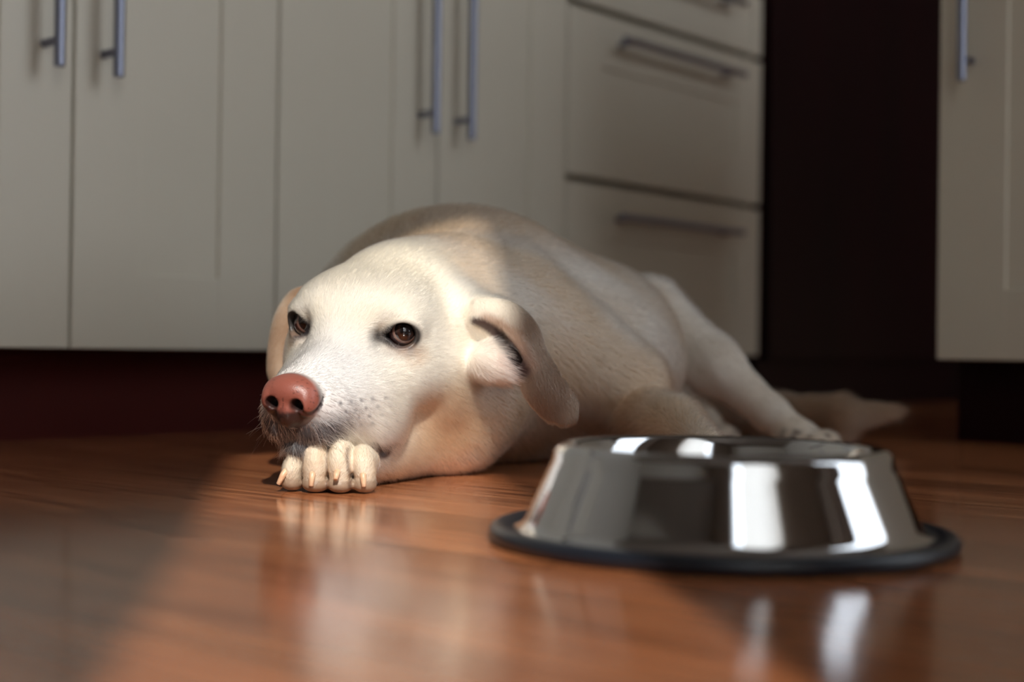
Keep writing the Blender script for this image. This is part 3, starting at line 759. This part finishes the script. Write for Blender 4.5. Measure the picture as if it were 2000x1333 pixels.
def scatter(n, wgt):
    A = VA[QA]; ar = .5*np.linalg.norm(np.cross(A[:, 2]-A[:, 0], A[:, 3]-A[:, 1]), axis=1)*wgt[QA].mean(1)
    cdf = np.cumsum(ar); f_ = np.searchsorted(cdf, RNG.random(n)*cdf[-1]); u_, v_ = RNG.random((2, n))
    w = np.stack([(1-u_)*(1-v_), u_*(1-v_), u_*v_, (1-u_)*v_], 1); q_ = QA[f_]
    I = lambda X: (X[q_]*w[:, :, None]).sum(1) if X.ndim == 2 else (X[q_]*w).sum(1)
    return I
hv = hloc(VA); inhead = np.maximum.reduce([blob(VA, hw(-.03, 0, -.02), (.115, .11, .11), HB, .1)]+[near_pts(VA, e, .009) for e in EARPTS]); nearpaw = blob(VA, FP['c']+V3(0, .0, .02), (.055, .055, .04), ID, .1)
dens = (.16+inhead*.84)+nearpaw*.5; dens = dens*np.clip(1.15-BARE*1.6, 0, 1); dens[(VA[:, 2] < .004)] = 0
I = scatter(NFUR, dens)
rt_, nn_, cc_, ll_, ff_ = I(VA), I(NR), I(COL), I(LEN), I(FLOW); hh_ = np.clip(I(inhead)+I(nearpaw), 0, 1)
nn_ /= np.linalg.norm(nn_, axis=1)[:, None]
ff_ = ff_/np.linalg.norm(ff_, axis=1)[:, None]+RNG.normal(0, .16, ff_.shape)
ff_ -= nn_*(ff_*nn_).sum(1)[:, None]; ff_ /= np.maximum(np.linalg.norm(ff_, axis=1), 1e-6)[:, None]
ll_ = ll_*RNG.uniform(.7, 1.25, len(ll_)); jit = RNG.normal(1, .10, (len(ll_), 1)); cc_ = np.clip(cc_*jit, 0.004, .93)
ql = hloc(rt_); white = (ql[:, 0] > .06)&(ql[:, 2] < -.035)&(cc_.mean(1) < .45)&(RNG.random(len(cc_)) < .30); cc_[white] = (.80, .78, .76); ll_ = ll_*(1+.4*white)
strands('fur', rt_-nn_*.0003, ff_, nn_, ll_, np.where(hh_ > .5, .000066, .00020)*RNG.uniform(.8, 1.3, len(ll_)), cc_)
# ---- eyes
def eye_mat(gdir):
    m = mat('dog_eye', (.02, .01, .01), .04); bsdf(m).inputs['Coat Weight'].default_value = 1; bsdf(m).inputs['Coat Roughness'].default_value = .02
    bsdf(m).inputs['Specular IOR Level'].default_value = .6
    tc = N(m, 'ShaderNodeTexCoord'); vm = N(m, 'ShaderNodeVectorMath', operation='NORMALIZE'); L(m, tc.outputs['Object'], vm.inputs[0])
    dt = N(m, 'ShaderNodeVectorMath', operation='DOT_PRODUCT'); dt.inputs[1].default_value = tuple(gdir); L(m, vm.outputs[0], dt.inputs[0])
    ac = N(m, 'ShaderNodeMath', operation='ARCCOSINE'); L(m, dt.outputs['Value'], ac.inputs[0])
    cr = N(m, 'ShaderNodeValToRGB'); e = cr.color_ramp.elements
    e[0].position = 0; e[0].color = (.004, .003, .004, 1); e[1].position = 1; e[1].color = (.30, .14, .09, 1)
    for p_, c_ in ((.42, (.006, .004, .004)), (.50, (.035, .013, .008)), (.66, (.022, .009, .006)), (.74, (.007, .005, .007)), (.80, (.02, .010, .010)), (.84, (.22, .13, .10)), (.95, (.15, .07, .055)), (1.0, (.04, .015, .014))):
        x = e.new(p_); x.color = (*c_, 1)
    L(m, ac.outputs[0], cr.inputs[0]); L(m, cr.outputs[0], bsdf(m).inputs['Base Color'])
    return m
for s in (-1, 1):
    g = nrm(V3(.34, -1, .20)) if s > 0 else nrm(V3(.22, -1, .17))
    b = bmesh.new(); bmesh.ops.create_uvsphere(b, u_segments=64, v_segments=48, radius=ER)
    for v in b.verts:                                   # corneal bulge
        a = v.co.normalized().dot(Vector(g)); 
        if a > .82: v.co *= 1+.07*(a-.82)/.18
    obj('eye', b, eye_mat(g), dog, Matrix.Translation(eye_c(s)), True)
# ---- claws
M_claw = noise_mat('claw_horn', (.78, .55, .36), (.68, .40, .24), .35, 200)
for a, c_, tl in FP['nails']:
    b = bmesh.new(); a = Vector(a); c_ = Vector(c_); mid = (a+c_)/2+Vector((0, -.0018, .001)); back = a+Vector((0, .006, .002))
    tube(b, [back, a, mid, c_, c_+(c_-mid)*.06], [.0026, .0027, .0025, .0018, .0010], 16)
    obj('claw', b, M_claw, dog, None, True)
for p, d, s_, w in PAWS[:2]:
    for x in (-.72, -.26, .24, .70):
        b = bmesh.new(); q0 = p+d*w*1.15+s_*w*x+V3(0, 0, w*.42); q1 = q0+d*w*.38-V3(0, 0, w*.30)
        tube(b, [q0, (q0+q1)/2+V3(0, 0, .001), q1], [.0026, .0024, .0010], 12); obj('claw', b, M_claw, dog, None, True)
# ---- whiskers
wr, wd_, wl, wc = [], [], [], []
for i in range(26):
    s = 1 if i % 2 else -1
    p = V3(*hw(RNG.uniform(.045, .100), 0, 0)); f0 = RNG.uniform(.05, .102); u0 = RNG.uniform(-.064, -.046)
    wr.append(hw(f0, s*(.030-.012*max(0, (f0-.07)/.03)), u0)); wd_.append(nrm(HL_*s*RNG.uniform(.3, 1)+HU*RNG.uniform(-1.1, .1)+HF*RNG.uniform(-.2, .4))); wl.append(RNG.uniform(.014, .032)); wc.append((.85, .82, .78) if RNG.random() < .7 else (.05, .04, .04))
wr, wd_, wl, wc = map(np.array, (wr, wd_, wl, wc))
strands('whiskers', wr, wd_, wd_, wl, np.full(len(wr), .00011), wc, 6, gravity=.3)
